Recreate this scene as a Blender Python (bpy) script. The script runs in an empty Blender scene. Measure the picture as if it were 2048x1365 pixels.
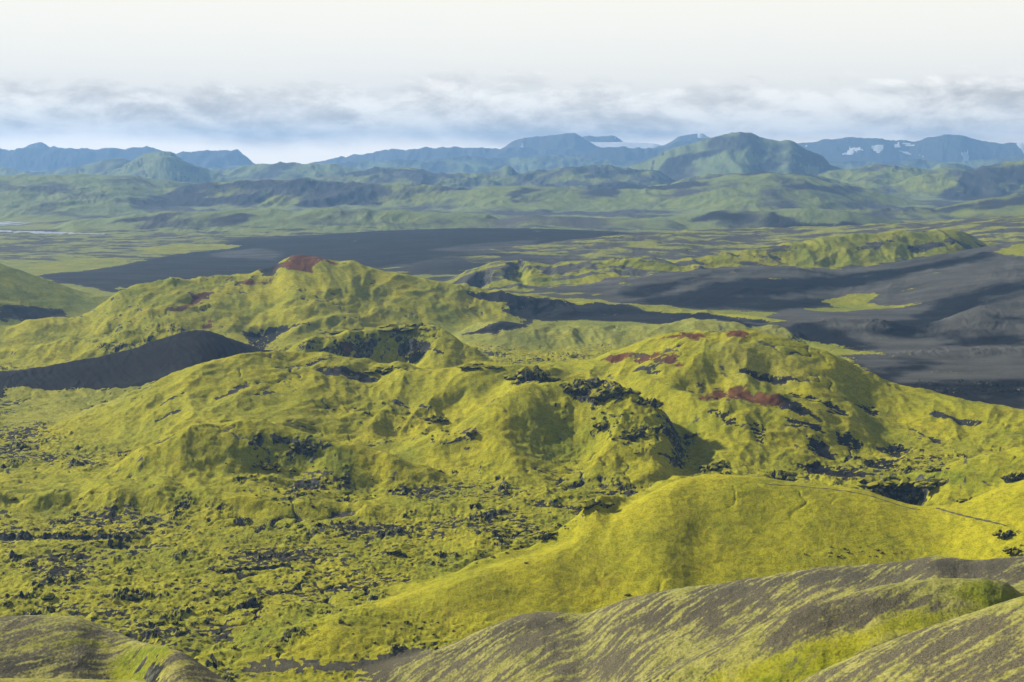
import bpy, math, random, time
import numpy as np
T0 = time.time()
C = bpy.context.scene.collection
sc = bpy.context.scene
rng = random.Random(7)

# ------------------------------------------------------------------ camera model
F, HV, CAMZ = 2813.0, 305.0, 200.0            # focal length in photo pixels, eye level row, eye height (m)
PITCH = math.atan((682.5 - HV) / F)
SP, CP = math.sin(PITCH), math.cos(PITCH)

def ray(u, v):
    """sight line of a photo point as (x per metre ahead, z per metre ahead)"""
    u = np.asarray(u, float); v = np.asarray(v, float)
    cx = (u - 1024.0) / F; cy = (682.5 - v) / F
    dy = CP + cy * SP
    return cx / dy, (-SP + cy * CP) / dy

# ------------------------------------------------------------------ noise
_r = np.random.RandomState(11)
_PERM = _r.permutation(4096).astype(np.int32)
_ANG = _r.rand(4096) * 2 * math.pi
_GX = np.cos(_ANG).astype(np.float32); _GY = np.sin(_ANG).astype(np.float32)

def perlin(x, y, seed=0):
    xi = np.floor(x); yi = np.floor(y)
    fx = (x - xi).astype(np.float32); fy = (y - yi).astype(np.float32)
    xi = (xi.astype(np.int64) & 4095).astype(np.int32); yi = (yi.astype(np.int64) + seed * 517 & 4095).astype(np.int32)
    x1 = (xi + 1) & 4095; y1 = (yi + 1) & 4095
    py0 = _PERM[yi]; py1 = _PERM[y1]
    def g(a, p, dx, dy):
        h = _PERM[(a + p) & 4095]
        return _GX[h] * dx + _GY[h] * dy
    ux = fx * fx * fx * (fx * (fx * 6 - 15) + 10); uy = fy * fy * fy * (fy * (fy * 6 - 15) + 10)
    a = g(xi, py0, fx, fy); b = g(x1, py0, fx - 1, fy)
    c = g(xi, py1, fx, fy - 1); d = g(x1, py1, fx - 1, fy - 1)
    a += ux * (b - a); c += ux * (d - c)
    return (a + uy * (c - a)) * 1.5

def fbm(x, y, scale, octv=4, seed=0, gain=0.5, mode='p'):
    out = np.zeros(np.shape(x), np.float32); amp = 1.0; tot = 0.0; f = 1.0 / scale
    for o in range(octv):
        n = perlin(x * f + 17.3 * o, y * f - 9.1 * o, seed + o)
        if mode == 'b': n = np.abs(n) * 2 - 0.6
        elif mode == 'r': n = 1 - np.abs(n) * 2.2
        out += amp * n; tot += amp; amp *= gain; f *= 2.03
    return out / tot

def sstep(a, b, x):
    t = np.clip((x - a) / (b - a), 0, 1)
    return t * t * (3 - 2 * t)

# ------------------------------------------------------------------ grid: columns are bearings, rows are distances
NC = 1180
mid = np.linspace(-0.415, 0.415, NC)
side = 0.415 + np.cumsum(np.linspace(0.002, 0.05, 40))
tcol = np.concatenate([-side[::-1], mid, side])
rows = []
y = 3.0
while y < 18500:
    rows.append(y)
    r = 0.05 if y < 230 else 0.0026 if y < 330 else 0.0017 if y < 620 else 0.00135 if y < 1350 else 0.0021 if y < 3000 else 0.0032
    y *= 1 + r
yrow = np.array(rows)
NR, NT = len(yrow), len(tcol)
T = np.broadcast_to(tcol.astype(np.float32), (NR, NT))
Y = np.broadcast_to(yrow.astype(np.float32)[:, None], (NR, NT))
X = (tcol[None, :] * yrow[:, None]).astype(np.float32)
def row_of(yv): return int(np.clip(np.searchsorted(yrow, yv), 0, NR - 1))
print('grid', NR, NT, NR * NT)

# ------------------------------------------------------------------ base floor
cs = np.maximum(198.3 - 0.43 * Y, -1e3)
Z = np.zeros((NR, NT), np.float32)
Z += fbm(X, Y, 420, 3, 3) * np.interp(Y, [0, 500, 800, 2000, 6000, 15000], [0, 1, 4, 6, 9, 10]).astype(np.float32)
Z += np.interp(Y, [0, 480, 700, 900, 2000, 4300, 5600, 7500, 10000, 26000], [-7, -7, -5, 0, 0, 0, 6, 10, 12, 5]).astype(np.float32)
Z = np.maximum(Z, cs).astype(np.float32)
ID = np.zeros((NR, NT), np.int16)
PN = ['hum', 'fine', 'gul', 'moss', 'ash', 'red', 'green', 'pale', 'brown', 'rock', 'rag', 'fold', 'soft']
P = {k: np.zeros((NR, NT), np.float32) for k in PN}
def zone(y0, y1, **kw):
    i0, i1 = row_of(y0), row_of(y1) + 1
    for k, a in kw.items(): P[k][i0:i1] = a
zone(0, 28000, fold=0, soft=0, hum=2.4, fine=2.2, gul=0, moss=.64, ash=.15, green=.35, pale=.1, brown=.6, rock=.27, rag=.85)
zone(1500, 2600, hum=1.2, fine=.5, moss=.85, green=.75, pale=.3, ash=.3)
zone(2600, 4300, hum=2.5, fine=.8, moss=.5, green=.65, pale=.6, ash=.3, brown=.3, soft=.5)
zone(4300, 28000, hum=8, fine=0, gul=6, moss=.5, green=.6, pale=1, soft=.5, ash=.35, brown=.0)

LAYERS = [('lava_field', 'lava field')]
SPEC = [None]

def curve(pts, tc, sm=4.0):
    """smoothed interpolation of (t, value) control points over the columns"""
    a = np.array(pts, float); o = np.argsort(a[:, 0]); a = a[o]
    return np.interp(tc, a[:, 0], a[:, 1])

def smooth1(a, n):
    if n < 1: return a
    k = np.exp(-0.5 * (np.arange(-3 * n, 3 * n + 1) / n) ** 2); k /= k.sum()
    return np.convolve(np.pad(a, 3 * n, mode='edge'), k, 'valid')

def layer(name, label, crest, y, tf=.3, tb=.4, r=12, k=5, sm=4, rough=0.0, ends=.5, obj=True, **prm):
    global Z
    us = np.array([c[0] for c in crest], float); vs = np.array([c[1] for c in crest], float)
    t, s = ray(us, vs)
    if np.isscalar(y): yc = np.full(NT, float(y))
    else:
        ty = ray(np.array([c[0] for c in y]), np.full(len(y), vs.mean()))[0]
        yc = smooth1(np.interp(tcol, ty, [c[1] for c in y]), 12)
    sc_ = smooth1(np.interp(tcol, t, s), sm)
    if rough: sc_ = sc_ + (rough / F) * fbm(tcol * F, tcol * 0 + 3.7 * len(LAYERS), 40, 4, 31)
    zc = CAMZ + sc_ * yc
    sa = np.maximum(-sc_, 0)
    zc = zc - (tb * r - r * np.sqrt(np.maximum(tb * tb - sa * sa, 0))) * np.clip((tb - sa) / (.25 * tb), 0, 1)
    out = np.maximum(t.min() - tcol, 0) + np.maximum(tcol - t.max(), 0)
    zc = zc - ends * (np.sqrt((out * yc) ** 2 + r * r) - r)
    drop = max(zc.max() + 60, 30)
    i0 = row_of(max(3, yc.min() - drop / tf)); i1 = row_of(yc.max() + drop / tb) + 1
    ys = Y[i0:i1]
    dy = ys - yc.astype(np.float32)
    zl = zc.astype(np.float32) - np.where(dy < 0, np.float32(tf), np.float32(tb)) * (np.sqrt(dy * dy + r * r) - r)
    z = Z[i0:i1]
    d = zl - z
    w = np.clip(.5 + .5 * d / k, 0, 1)
    h = np.maximum(k - np.abs(d), 0) / k
    if obj:
        LAYERS.append((name, label)); n = len(LAYERS) - 1
    else: n = name
    ID[i0:i1][d > 0] = n
    for q, a in prm.items():
        P[q][i0:i1] += w * (a - P[q][i0:i1])
    Z[i0:i1] = np.maximum(z, zl) + h * h * (k * .25)
    return n

MOSSY = dict(fold=4.2, soft=0, moss=.97, ash=.3, green=.3, pale=.05, brown=.2, red=0, rock=.05, gul=0, rag=.25)
def M(**kw): d = dict(MOSSY); d.update(kw); return d
FAR = dict(fold=0, soft=.5, hum=0, fine=0, moss=.56, green=.75, pale=.9, ash=.3, brown=0, red=0, rock=.1, rag=.5)  # pale, greyed moss makes up part of the distance haze in colour
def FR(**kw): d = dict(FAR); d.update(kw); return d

# ---- far mountains
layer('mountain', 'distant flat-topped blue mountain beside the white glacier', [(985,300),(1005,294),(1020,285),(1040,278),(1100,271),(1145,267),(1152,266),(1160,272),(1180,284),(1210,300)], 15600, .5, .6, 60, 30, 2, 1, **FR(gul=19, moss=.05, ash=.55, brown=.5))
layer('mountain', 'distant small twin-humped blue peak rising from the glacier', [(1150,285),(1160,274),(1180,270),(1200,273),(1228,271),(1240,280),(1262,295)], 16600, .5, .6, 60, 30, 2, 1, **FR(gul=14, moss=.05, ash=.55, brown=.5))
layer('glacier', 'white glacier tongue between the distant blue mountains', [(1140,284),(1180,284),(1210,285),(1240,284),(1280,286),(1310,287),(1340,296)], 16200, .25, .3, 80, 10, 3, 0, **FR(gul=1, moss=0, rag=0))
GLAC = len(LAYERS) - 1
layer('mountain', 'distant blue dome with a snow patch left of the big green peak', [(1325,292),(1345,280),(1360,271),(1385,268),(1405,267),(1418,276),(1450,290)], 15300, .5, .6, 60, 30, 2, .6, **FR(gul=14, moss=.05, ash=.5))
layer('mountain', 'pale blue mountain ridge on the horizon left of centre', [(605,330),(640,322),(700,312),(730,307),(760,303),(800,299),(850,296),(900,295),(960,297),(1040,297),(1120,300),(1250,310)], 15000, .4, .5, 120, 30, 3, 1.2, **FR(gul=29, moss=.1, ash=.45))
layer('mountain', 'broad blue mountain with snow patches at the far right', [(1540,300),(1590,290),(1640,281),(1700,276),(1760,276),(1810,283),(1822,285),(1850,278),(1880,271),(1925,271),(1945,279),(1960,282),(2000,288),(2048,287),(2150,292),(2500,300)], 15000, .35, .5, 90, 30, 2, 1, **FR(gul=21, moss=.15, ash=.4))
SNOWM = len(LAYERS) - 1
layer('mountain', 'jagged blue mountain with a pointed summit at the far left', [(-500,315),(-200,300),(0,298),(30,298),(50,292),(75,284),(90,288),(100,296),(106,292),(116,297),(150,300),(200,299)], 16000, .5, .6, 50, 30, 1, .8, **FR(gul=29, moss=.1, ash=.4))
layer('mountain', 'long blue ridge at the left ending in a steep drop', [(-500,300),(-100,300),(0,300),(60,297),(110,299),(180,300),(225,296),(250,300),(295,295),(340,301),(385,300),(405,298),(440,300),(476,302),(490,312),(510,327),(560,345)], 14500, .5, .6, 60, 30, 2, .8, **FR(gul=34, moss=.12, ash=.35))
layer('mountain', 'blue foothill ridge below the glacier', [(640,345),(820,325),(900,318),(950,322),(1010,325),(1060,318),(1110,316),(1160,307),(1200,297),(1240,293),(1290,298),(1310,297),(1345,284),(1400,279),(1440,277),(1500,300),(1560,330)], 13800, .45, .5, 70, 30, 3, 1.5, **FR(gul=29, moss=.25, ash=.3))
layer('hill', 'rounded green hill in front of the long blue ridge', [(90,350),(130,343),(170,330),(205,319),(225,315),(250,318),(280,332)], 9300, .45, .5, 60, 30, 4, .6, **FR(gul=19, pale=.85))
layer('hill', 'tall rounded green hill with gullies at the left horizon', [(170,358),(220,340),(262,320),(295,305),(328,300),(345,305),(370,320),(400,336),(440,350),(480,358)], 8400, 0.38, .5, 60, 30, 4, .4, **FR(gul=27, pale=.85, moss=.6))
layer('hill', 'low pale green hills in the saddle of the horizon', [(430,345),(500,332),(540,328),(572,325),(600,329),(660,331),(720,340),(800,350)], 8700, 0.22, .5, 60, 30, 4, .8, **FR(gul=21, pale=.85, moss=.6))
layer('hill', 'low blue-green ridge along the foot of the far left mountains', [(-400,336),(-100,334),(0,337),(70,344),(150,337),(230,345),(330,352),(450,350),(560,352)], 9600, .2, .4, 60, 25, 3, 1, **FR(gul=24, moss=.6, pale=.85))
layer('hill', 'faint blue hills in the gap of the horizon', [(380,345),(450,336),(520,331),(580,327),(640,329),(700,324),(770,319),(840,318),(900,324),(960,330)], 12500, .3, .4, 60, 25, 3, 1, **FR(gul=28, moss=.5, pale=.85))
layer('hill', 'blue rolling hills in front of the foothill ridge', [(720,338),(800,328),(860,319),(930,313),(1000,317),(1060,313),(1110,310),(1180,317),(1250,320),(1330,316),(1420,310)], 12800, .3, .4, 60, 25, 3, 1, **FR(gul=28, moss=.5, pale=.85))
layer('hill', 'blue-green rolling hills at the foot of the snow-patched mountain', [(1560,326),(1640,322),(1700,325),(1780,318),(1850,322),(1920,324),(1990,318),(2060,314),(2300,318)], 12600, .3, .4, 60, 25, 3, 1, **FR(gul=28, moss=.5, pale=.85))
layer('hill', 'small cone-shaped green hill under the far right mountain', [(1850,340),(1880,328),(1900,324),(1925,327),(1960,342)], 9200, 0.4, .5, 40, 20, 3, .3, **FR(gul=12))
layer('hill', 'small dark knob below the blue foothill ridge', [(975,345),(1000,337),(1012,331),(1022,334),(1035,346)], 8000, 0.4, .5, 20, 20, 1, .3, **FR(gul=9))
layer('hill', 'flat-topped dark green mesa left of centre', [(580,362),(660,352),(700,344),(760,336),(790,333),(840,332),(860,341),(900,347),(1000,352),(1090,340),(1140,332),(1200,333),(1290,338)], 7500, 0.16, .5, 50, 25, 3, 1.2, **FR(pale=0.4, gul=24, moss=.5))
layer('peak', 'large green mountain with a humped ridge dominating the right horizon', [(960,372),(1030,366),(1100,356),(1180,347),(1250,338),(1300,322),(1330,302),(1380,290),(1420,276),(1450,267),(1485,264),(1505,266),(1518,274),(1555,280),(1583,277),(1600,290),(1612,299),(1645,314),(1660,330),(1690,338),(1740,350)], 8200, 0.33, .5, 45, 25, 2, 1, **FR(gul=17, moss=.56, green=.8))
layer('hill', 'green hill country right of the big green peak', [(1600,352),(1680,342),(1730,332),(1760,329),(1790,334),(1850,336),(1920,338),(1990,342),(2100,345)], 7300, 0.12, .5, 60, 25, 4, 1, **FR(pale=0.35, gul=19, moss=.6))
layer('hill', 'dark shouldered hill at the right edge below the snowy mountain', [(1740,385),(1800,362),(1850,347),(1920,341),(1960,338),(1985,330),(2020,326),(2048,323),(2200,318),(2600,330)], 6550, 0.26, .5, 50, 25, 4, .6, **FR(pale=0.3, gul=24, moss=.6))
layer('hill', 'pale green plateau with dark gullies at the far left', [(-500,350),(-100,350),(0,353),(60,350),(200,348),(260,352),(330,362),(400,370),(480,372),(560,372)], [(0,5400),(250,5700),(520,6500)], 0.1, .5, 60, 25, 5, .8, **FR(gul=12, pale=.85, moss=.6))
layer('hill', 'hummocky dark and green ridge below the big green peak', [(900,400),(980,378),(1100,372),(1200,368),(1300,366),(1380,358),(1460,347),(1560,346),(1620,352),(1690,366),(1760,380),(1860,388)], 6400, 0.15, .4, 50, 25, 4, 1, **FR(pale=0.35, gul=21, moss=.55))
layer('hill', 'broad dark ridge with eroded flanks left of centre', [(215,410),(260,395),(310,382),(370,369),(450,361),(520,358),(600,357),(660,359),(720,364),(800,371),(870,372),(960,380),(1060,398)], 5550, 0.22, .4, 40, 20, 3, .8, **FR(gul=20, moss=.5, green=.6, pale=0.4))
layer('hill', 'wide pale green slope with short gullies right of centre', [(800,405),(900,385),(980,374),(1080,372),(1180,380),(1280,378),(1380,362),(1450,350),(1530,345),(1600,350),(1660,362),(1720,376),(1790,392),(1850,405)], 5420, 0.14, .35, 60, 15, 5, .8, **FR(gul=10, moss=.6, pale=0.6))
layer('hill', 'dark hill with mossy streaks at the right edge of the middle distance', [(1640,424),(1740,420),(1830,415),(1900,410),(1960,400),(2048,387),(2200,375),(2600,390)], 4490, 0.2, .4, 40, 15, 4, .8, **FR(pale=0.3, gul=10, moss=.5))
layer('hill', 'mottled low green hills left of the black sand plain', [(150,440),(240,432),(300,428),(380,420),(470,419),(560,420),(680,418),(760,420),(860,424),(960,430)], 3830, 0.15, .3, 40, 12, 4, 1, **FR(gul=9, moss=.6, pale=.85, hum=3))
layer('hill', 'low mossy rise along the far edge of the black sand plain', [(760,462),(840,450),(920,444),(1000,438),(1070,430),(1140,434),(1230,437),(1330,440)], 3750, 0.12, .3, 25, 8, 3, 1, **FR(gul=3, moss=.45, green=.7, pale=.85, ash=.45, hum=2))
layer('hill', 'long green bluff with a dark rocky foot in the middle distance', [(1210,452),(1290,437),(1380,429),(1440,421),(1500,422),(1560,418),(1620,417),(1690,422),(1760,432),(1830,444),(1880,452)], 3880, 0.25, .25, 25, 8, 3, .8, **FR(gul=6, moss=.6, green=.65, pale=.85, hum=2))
# ---- black plain and ash country
layer('ash_plain', 'wide plain of black volcanic sand', [(-300,500),(0,518),(100,512),(250,497),(380,483),(520,474),(640,470),(760,462),(900,457),(1050,457),(1180,461),(1320,470)], 3300, .02, .2, 40, 6, 4, .6, fold=0, soft=.4, hum=1.0, fine=.2, gul=0, moss=.03, ash=.06, brown=.0, rock=0, green=.6, pale=.2)
layer('ash_slope', 'grey ash slope with patches of moss right of the black plain', [(690,556),(790,532),(880,516),(980,498),(1100,485),(1220,472),(1330,464),(1440,458),(1560,455),(1700,451),(1800,446),(1900,440),(1980,434),(2048,432),(2200,428),(2600,440)], [(690,2350),(1000,2700),(1500,3000),(2048,2900)], .08, .2, 40, 8, 4, .8, hum=2.0, fine=.4, gul=3, moss=.46, soft=.4, ash=.38, brown=.3, rock=.03, green=.5, pale=.45, red=0, rag=.7)
layer('hill', 'mossy green bluff with dark hollows amid the ash slopes at the right', [(1090,592),(1160,572),(1250,548),(1330,527),(1400,512),(1480,500),(1560,490),(1640,477),(1720,468),(1790,464),(1850,462),(1910,461),(1940,468),(1960,482),(2010,490)], [(1090,2020),(1360,2180),(1700,2350),(2000,2500)], .28, .2, 25, 8, 3, .8, **M(hum=2, fine=.8, gul=6, green=.5, moss=.56, rock=.12, ash=.35, soft=.3, rag=.8, fold=0))
layer('hill', 'gullied mossy shoulder split by two dark ravines', [(860,575),(920,550),(980,525),(1040,520),(1100,530),(1180,522),(1300,515)], 2180, .2, .15, 25, 8, 3, .8, **M(hum=2, fine=.5, gul=7, green=.6, moss=.52, ash=.45, rag=.8, fold=0))
layer('ash_slope', 'smooth grey ash slope running down from the right edge', [(1010,592),(1100,580),(1200,568),(1300,552),(1400,540),(1500,534),(1600,533),(1680,540),(1800,525),(1900,505),(1980,492),(2048,482),(2200,470),(2600,480)], [(1000,1950),(1400,2050),(2048,2150)], .13, .15, 30, 8, 4, .8, hum=1.0, fine=.25, gul=2.2, moss=.14, ash=.4, brown=.15, rock=0, green=.5, pale=.15, red=0, rag=.7)
layer('ash_slope', 'dark rippled ash hills behind the bright green hollow at the right', [(1540,655),(1600,642),(1660,637),(1740,636),(1790,645),(1830,655),(1880,640),(1960,612),(2048,600),(2200,590),(2600,600)], [(1540,1600),(1800,1560),(2048,1620)], .22, .2, 18, 5, 3, .8, hum=1.0, fine=.3, gul=1.4, moss=.18, ash=.4, brown=.1, rock=.02, green=.5, pale=.1, red=0, rag=.7)
layer('ash_slope', 'long grey ash bank with streaked dark front below the ash hills', [(1640,722),(1690,714),(1780,708),(1850,703),(1950,699),(2048,696),(2200,692),(2600,700)], [(1640,1380),(2048,1400)], .35, .1, 14, 4, 3, .5, hum=.6, fine=.2, gul=2.0, moss=.08, ash=.4, brown=.1, rock=0, green=.5, pale=.1, red=0, rag=.7)
# ---- middle hills
layer('mossy_hill', 'bright green hillside cut by the left edge below the black plain', [(-500,440),(-150,480),(0,526),(50,545),(100,563),(150,579),(195,590),(240,602)], 1850, .15, .3, 20, 8, 3, .4, **M(fold=1.5, hum=.8, fine=.5, green=.75, pale=.2))
layer('mossy_hill', 'large mossy hill with a rust-red summit', [(-300,690),(-100,668),(0,656),(60,642),(130,635),(175,622),(205,605),(240,585),(275,570),(330,559),(400,554),(450,546),(500,546),(540,536),(565,522),(590,512),(620,511),(655,515),(700,523),(740,535),(800,548),(850,560),(900,570),(970,580),(1050,588),(1150,600),(1250,610),(1350,618),(1450,626),(1560,642),(1620,655)], [(0,1500),(300,1640),(600,1760),(900,1760),(1300,1800),(1600,1600)], .26, .4, 18, 10, 3, 1, **M(hum=1.0, fine=.75, green=.35, rock=.12, rag=.4))
REDH = len(LAYERS) - 1
layer('mossy_hill', 'low grey-green rise between the two red hills', [(900,668),(940,652),(980,643),(1040,645),(1100,652),(1200,655),(1290,650),(1380,640),(1480,640),(1560,655)], 1520, .2, .2, 16, 5, 3, .6, **M(hum=1.2, fine=.5, moss=.75, green=.4, pale=.4, ash=.4))
layer('mossy_hill', 'low hummocky moss slope at the left below the big hill', [(-300,720),(0,700),(60,690),(120,680),(200,668),(260,660),(330,665),(400,680)], 1380, .3, .25, 14, 5, 3, 1.5, **M(hum=2.5, fine=1, rock=.25, green=.4))
layer('ash_cone', 'smooth black ash cone between mossy slopes at the left', [(-400,770),(-150,757),(0,743),(80,735),(150,722),(210,711),(260,699),(300,686),(350,669),(385,661),(405,660),(440,669),(480,684),(520,697),(570,703),(620,712)], [(0,1190),(400,1235),(620,1235)], .27, .5, 6, 3, 3, .2, fold=0, soft=0, hum=.12, fine=.12, gul=.7, moss=.0, ash=.015, brown=.2, rock=0, red=0, rag=0)
CONE = len(LAYERS) - 1
layer('crater', 'horseshoe crater with a black inner wall left of centre', [(570,705),(590,688),(612,674),(645,668),(700,661),(760,656),(820,652),(868,651),(888,656),(905,667),(930,686),(960,707),(985,722),(1010,740)], [(570,1270),(820,1330),(1010,1260)], .42, .5, 6, 4, 2, 1.2, **M(hum=1.4, fine=.9, rock=.2))
layer('mossy_hill', 'long yellow-green hill with folds sloping to the left', [(-400,930),(-100,890),(0,872),(60,860),(110,848),(200,815),(300,772),(370,738),(420,722),(480,709),(540,705),(600,705),(680,713),(760,723),(830,732),(900,738),(940,745)], [(0,1020),(300,1060),(600,1120),(940,1120)], .22, .4, 18, 8, 4, .6, **M(hum=1.0, fine=.75, rock=.1))
layer('mossy_hill', 'smooth moss dome with a dark rim beside the central ravine', [(640,790),(700,772),(760,757),(830,742),(880,733),(950,723),(1000,722),(1050,730),(1100,737),(1150,748)], 1085, .28, .4, 12, 6, 3, 1, **M(hum=.9, fine=.5, rock=.08))
layer('mossy_hill', 'mossy hill with rust-red patches and dark hollows at the right', [(1060,735),(1120,724),(1200,707),(1240,696),(1300,676),(1345,668),(1390,665),(1430,664),(1480,662),(1520,668),(1570,678),(1620,692),(1680,712),(1730,742),(1790,770),(1850,785),(1950,800),(2048,812),(2200,835),(2600,900)], [(1060,1150),(1400,1110),(1700,1080),(2048,1000)], .3, .4, 22, 10, 4, .8, **M(hum=.9, fine=.7, rock=.08, green=.35))
REDH2 = len(LAYERS) - 1
layer('mossy_hill', 'lower shoulder of the red-patched hill with a rusty crater lip', [(1330,812),(1390,790),(1420,778),(1460,774),(1510,778),(1560,778),(1640,784),(1700,800),(1780,840),(1850,880)], 1000, .28, .3, 8, 4, 3, .6, **M(hum=1.5, fine=.9, rock=.08, green=.35))
layer('mossy_hill', 'small mossy knoll with a black craggy top in the centre', [(960,790),(1000,760),(1022,743),(1060,738),(1095,742),(1118,752),(1180,775)], 1030, .38, .4, 6, 5, 2, 1, **M(hum=.8, fine=.6, rock=.1))
layer('mossy_hill', 'steep mossy hill with a hollowed face and craggy rim in the centre', [(900,860),(940,838),(980,808),(1020,786),(1060,772),(1110,764),(1145,760),(1190,757),(1225,766),(1260,784),(1300,800),(1335,825),(1365,870),(1400,925),(1460,985)], [(900,930),(1150,985),(1400,910)], .37, .4, 9, 6, 3, 1.5, **M(hum=1.6, fine=1.1, rock=.2))
layer('mossy_hill', 'moss dome with a dark sunken face left of centre', [(150,985),(210,950),(255,915),(300,886),(350,864),(410,850),(480,845),(540,847),(600,856),(660,868),(720,886),(780,908),(840,935)], [(150,840),(500,890),(840,860)], .5, .4, 10, 5, 4, .6, **M(hum=1.4, fine=1.0, rock=.16))
layer('mossy_ridge', 'low mossy terrace crossing the left foreground', [(-400,975),(-100,980),(0,985),(80,983),(160,985),(240,978),(330,972),(400,975),(500,985),(620,1000),(720,1010),(800,1030)], [(0,800),(400,790),(800,770)], .6, .1, 10, 5, 4, 1.5, **M(hum=2, fine=1, rock=.2))
layer('mossy_hill', 'mossy hill rising at the right edge behind the crater', [(1640,975),(1740,965),(1800,955),(1840,942),(1870,935),(1900,928),(1950,916),(2000,906),(2048,895),(2200,870),(2600,880)], 830, .3, .4, 10, 4, 3, 1, **M(hum=1, fine=.6, rock=.12))
layer('mossy_ridge', 'narrow rocky moss spur on the left flank of the smooth mound', [(860,1150),(900,1135),(960,1108),(1050,1085),(1120,1052),(1170,1015),(1205,997),(1260,985),(1310,965),(1360,955)], [(860,642),(1200,695),(1360,742)], .4, .5, 5, 4, 2, 1.5, **M(hum=1.2, fine=.8, rock=.18))
layer('mossy_hill', 'smooth yellow-green moss mound filling the right foreground', [(560,1262),(640,1240),(690,1226),(790,1196),(850,1172),(930,1142),(1010,1124),(1100,1100),(1170,1068),(1230,1030),(1290,988),(1340,960),(1400,946),(1470,948),(1530,958),(1600,966),(1700,976),(1760,990),(1820,1011),(1880,1017),(1930,1000),(1990,978),(2048,955),(2150,930),(2400,930)], [(600,575),(690,585),(850,622),(1100,648),(1400,718),(1700,702),(1880,682),(2048,680)], .34, .5, 16, 7, 16, .3, **M(fold=1.4, hum=.5, fine=.5, rock=.02, rag=.12, moss=.97, green=.22))
MOUND = len(LAYERS) - 1
# ---- the slopes in front
layer('ash_slope', 'streaked brown gravel slope at the lower right', [(600,1400),(650,1383),(690,1362),(720,1346),(800,1320),(850,1303),(900,1290),(960,1262),(1020,1236),(1060,1225),(1100,1224),(1140,1226),(1165,1232),(1240,1202),(1310,1184),(1348,1179),(1480,1161),(1560,1147),(1640,1136),(1740,1130),(1800,1125),(1860,1111),(1890,1112),(1925,1120),(1990,1117),(2048,1112),(2150,1105),(2500,1090)], [(600,540),(1060,535),(1500,500),(2048,460)], .22, .5, 9, 3, 9, .8, fold=0, soft=.7, hum=.5, fine=.35, gul=.5, moss=.46, ash=.66, brown=1, rock=.02, red=0, green=.25, pale=.95, rag=1)
FRONT = len(LAYERS) - 1
layer(FRONT, '', [(1660,1200),(1760,1172),(1850,1159),(1920,1156),(1975,1156),(2010,1166),(2048,1192),(2120,1230)], 425, .4, .5, 6, 2, 3, .5, obj=False, moss=.62, brown=1, green=.5, pale=.8, rag=.8)
layer('ash_slope', 'nearest moss-streaked gravel rib in the bottom right corner', [(1480,1420),(1560,1386),(1600,1362),(1660,1332),(1760,1290),(1830,1262),(1900,1240),(1980,1212),(2048,1192),(2200,1150),(2600,1120)], 335, .15, .6, 6, 2, 3, .5, fold=0, soft=.7, hum=.25, fine=.25, gul=.3, moss=.5, ash=.66, brown=1, rock=0, red=0, green=.3, pale=.95, rag=1)
NEAR = len(LAYERS) - 1
layer('gravel_knoll', 'brown gravel knoll with a green steep side in the bottom left corner', [(-500,1262),(-100,1240),(0,1233),(60,1231),(120,1231),(160,1235),(185,1245),(230,1261),(262,1278),(300,1289),(335,1292),(375,1309),(410,1334),(460,1367),(520,1410)], [(-200,440),(230,440),(330,400),(520,380)], .2, .5, 7, 2, 3, .4, fold=0, soft=.7, hum=.25, fine=.25, gul=.4, moss=.48, ash=.66, brown=1, rock=0, red=0, green=.3, pale=.95, rag=1)
KNOLL = len(LAYERS) - 1
layer('gravel_knoll', 'strip of pale mossy ground along the bottom left edge', [(-300,1345),(-100,1352),(0,1357),(150,1358),(280,1362),(350,1375)], 330, .3, .5, 4, 2, 3, .3, hum=.2, fine=.25, moss=.85, pale=.7, brown=1, green=.3, rag=.6)
print('layers', len(LAYERS), round(time.time() - T0, 1))

# ------------------------------------------------------------------ sight-line hits on the terrain
def make_hitter():
    S = (Z - CAMZ) / Y
    def hit(u, v):
        t, s = ray(u, v)
        j = int(np.clip(np.searchsorted(tcol, t), 1, NT - 1))
        if tcol[j] - t > t - tcol[j - 1]: j -= 1
        col = S[12:, j] >= s
        i = int(np.argmax(col)) + 12
        if not col.any(): i = NR - 1
        s0, s1 = S[i - 1, j], S[i, j]
        a = 0.0 if s1 == s0 else np.clip((s - s0) / (s1 - s0), 0, 1)
        yy = yrow[i - 1] + a * (yrow[i] - yrow[i - 1])
        return float(t * yy), float(yy)
    return hit
def height(x, yv, A=None):
    A = Z if A is None else A
    t = x / yv
    j = int(np.clip(np.searchsorted(tcol, t) - 1, 0, NT - 2)); i = int(np.clip(np.searchsorted(yrow, yv) - 1, 0, NR - 2))
    a = (t - tcol[j]) / (tcol[j + 1] - tcol[j]); b = (yv - yrow[i]) / (yrow[i + 1] - yrow[i])
    return float((A[i, j] * (1 - a) + A[i, j + 1] * a) * (1 - b) + (A[i + 1, j] * (1 - a) + A[i + 1, j + 1] * a) * b)
hit = make_hitter()

def ell(u, v, ru, rv, ang=0, n=14):
    c, s = math.cos(math.radians(ang)), math.sin(math.radians(ang))
    return [(u + ru * math.cos(q) * c - rv * math.sin(q) * s, v + ru * math.cos(q) * s + rv * math.sin(q) * c) for q in [2 * math.pi * k / n for k in range(n)]]

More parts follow.
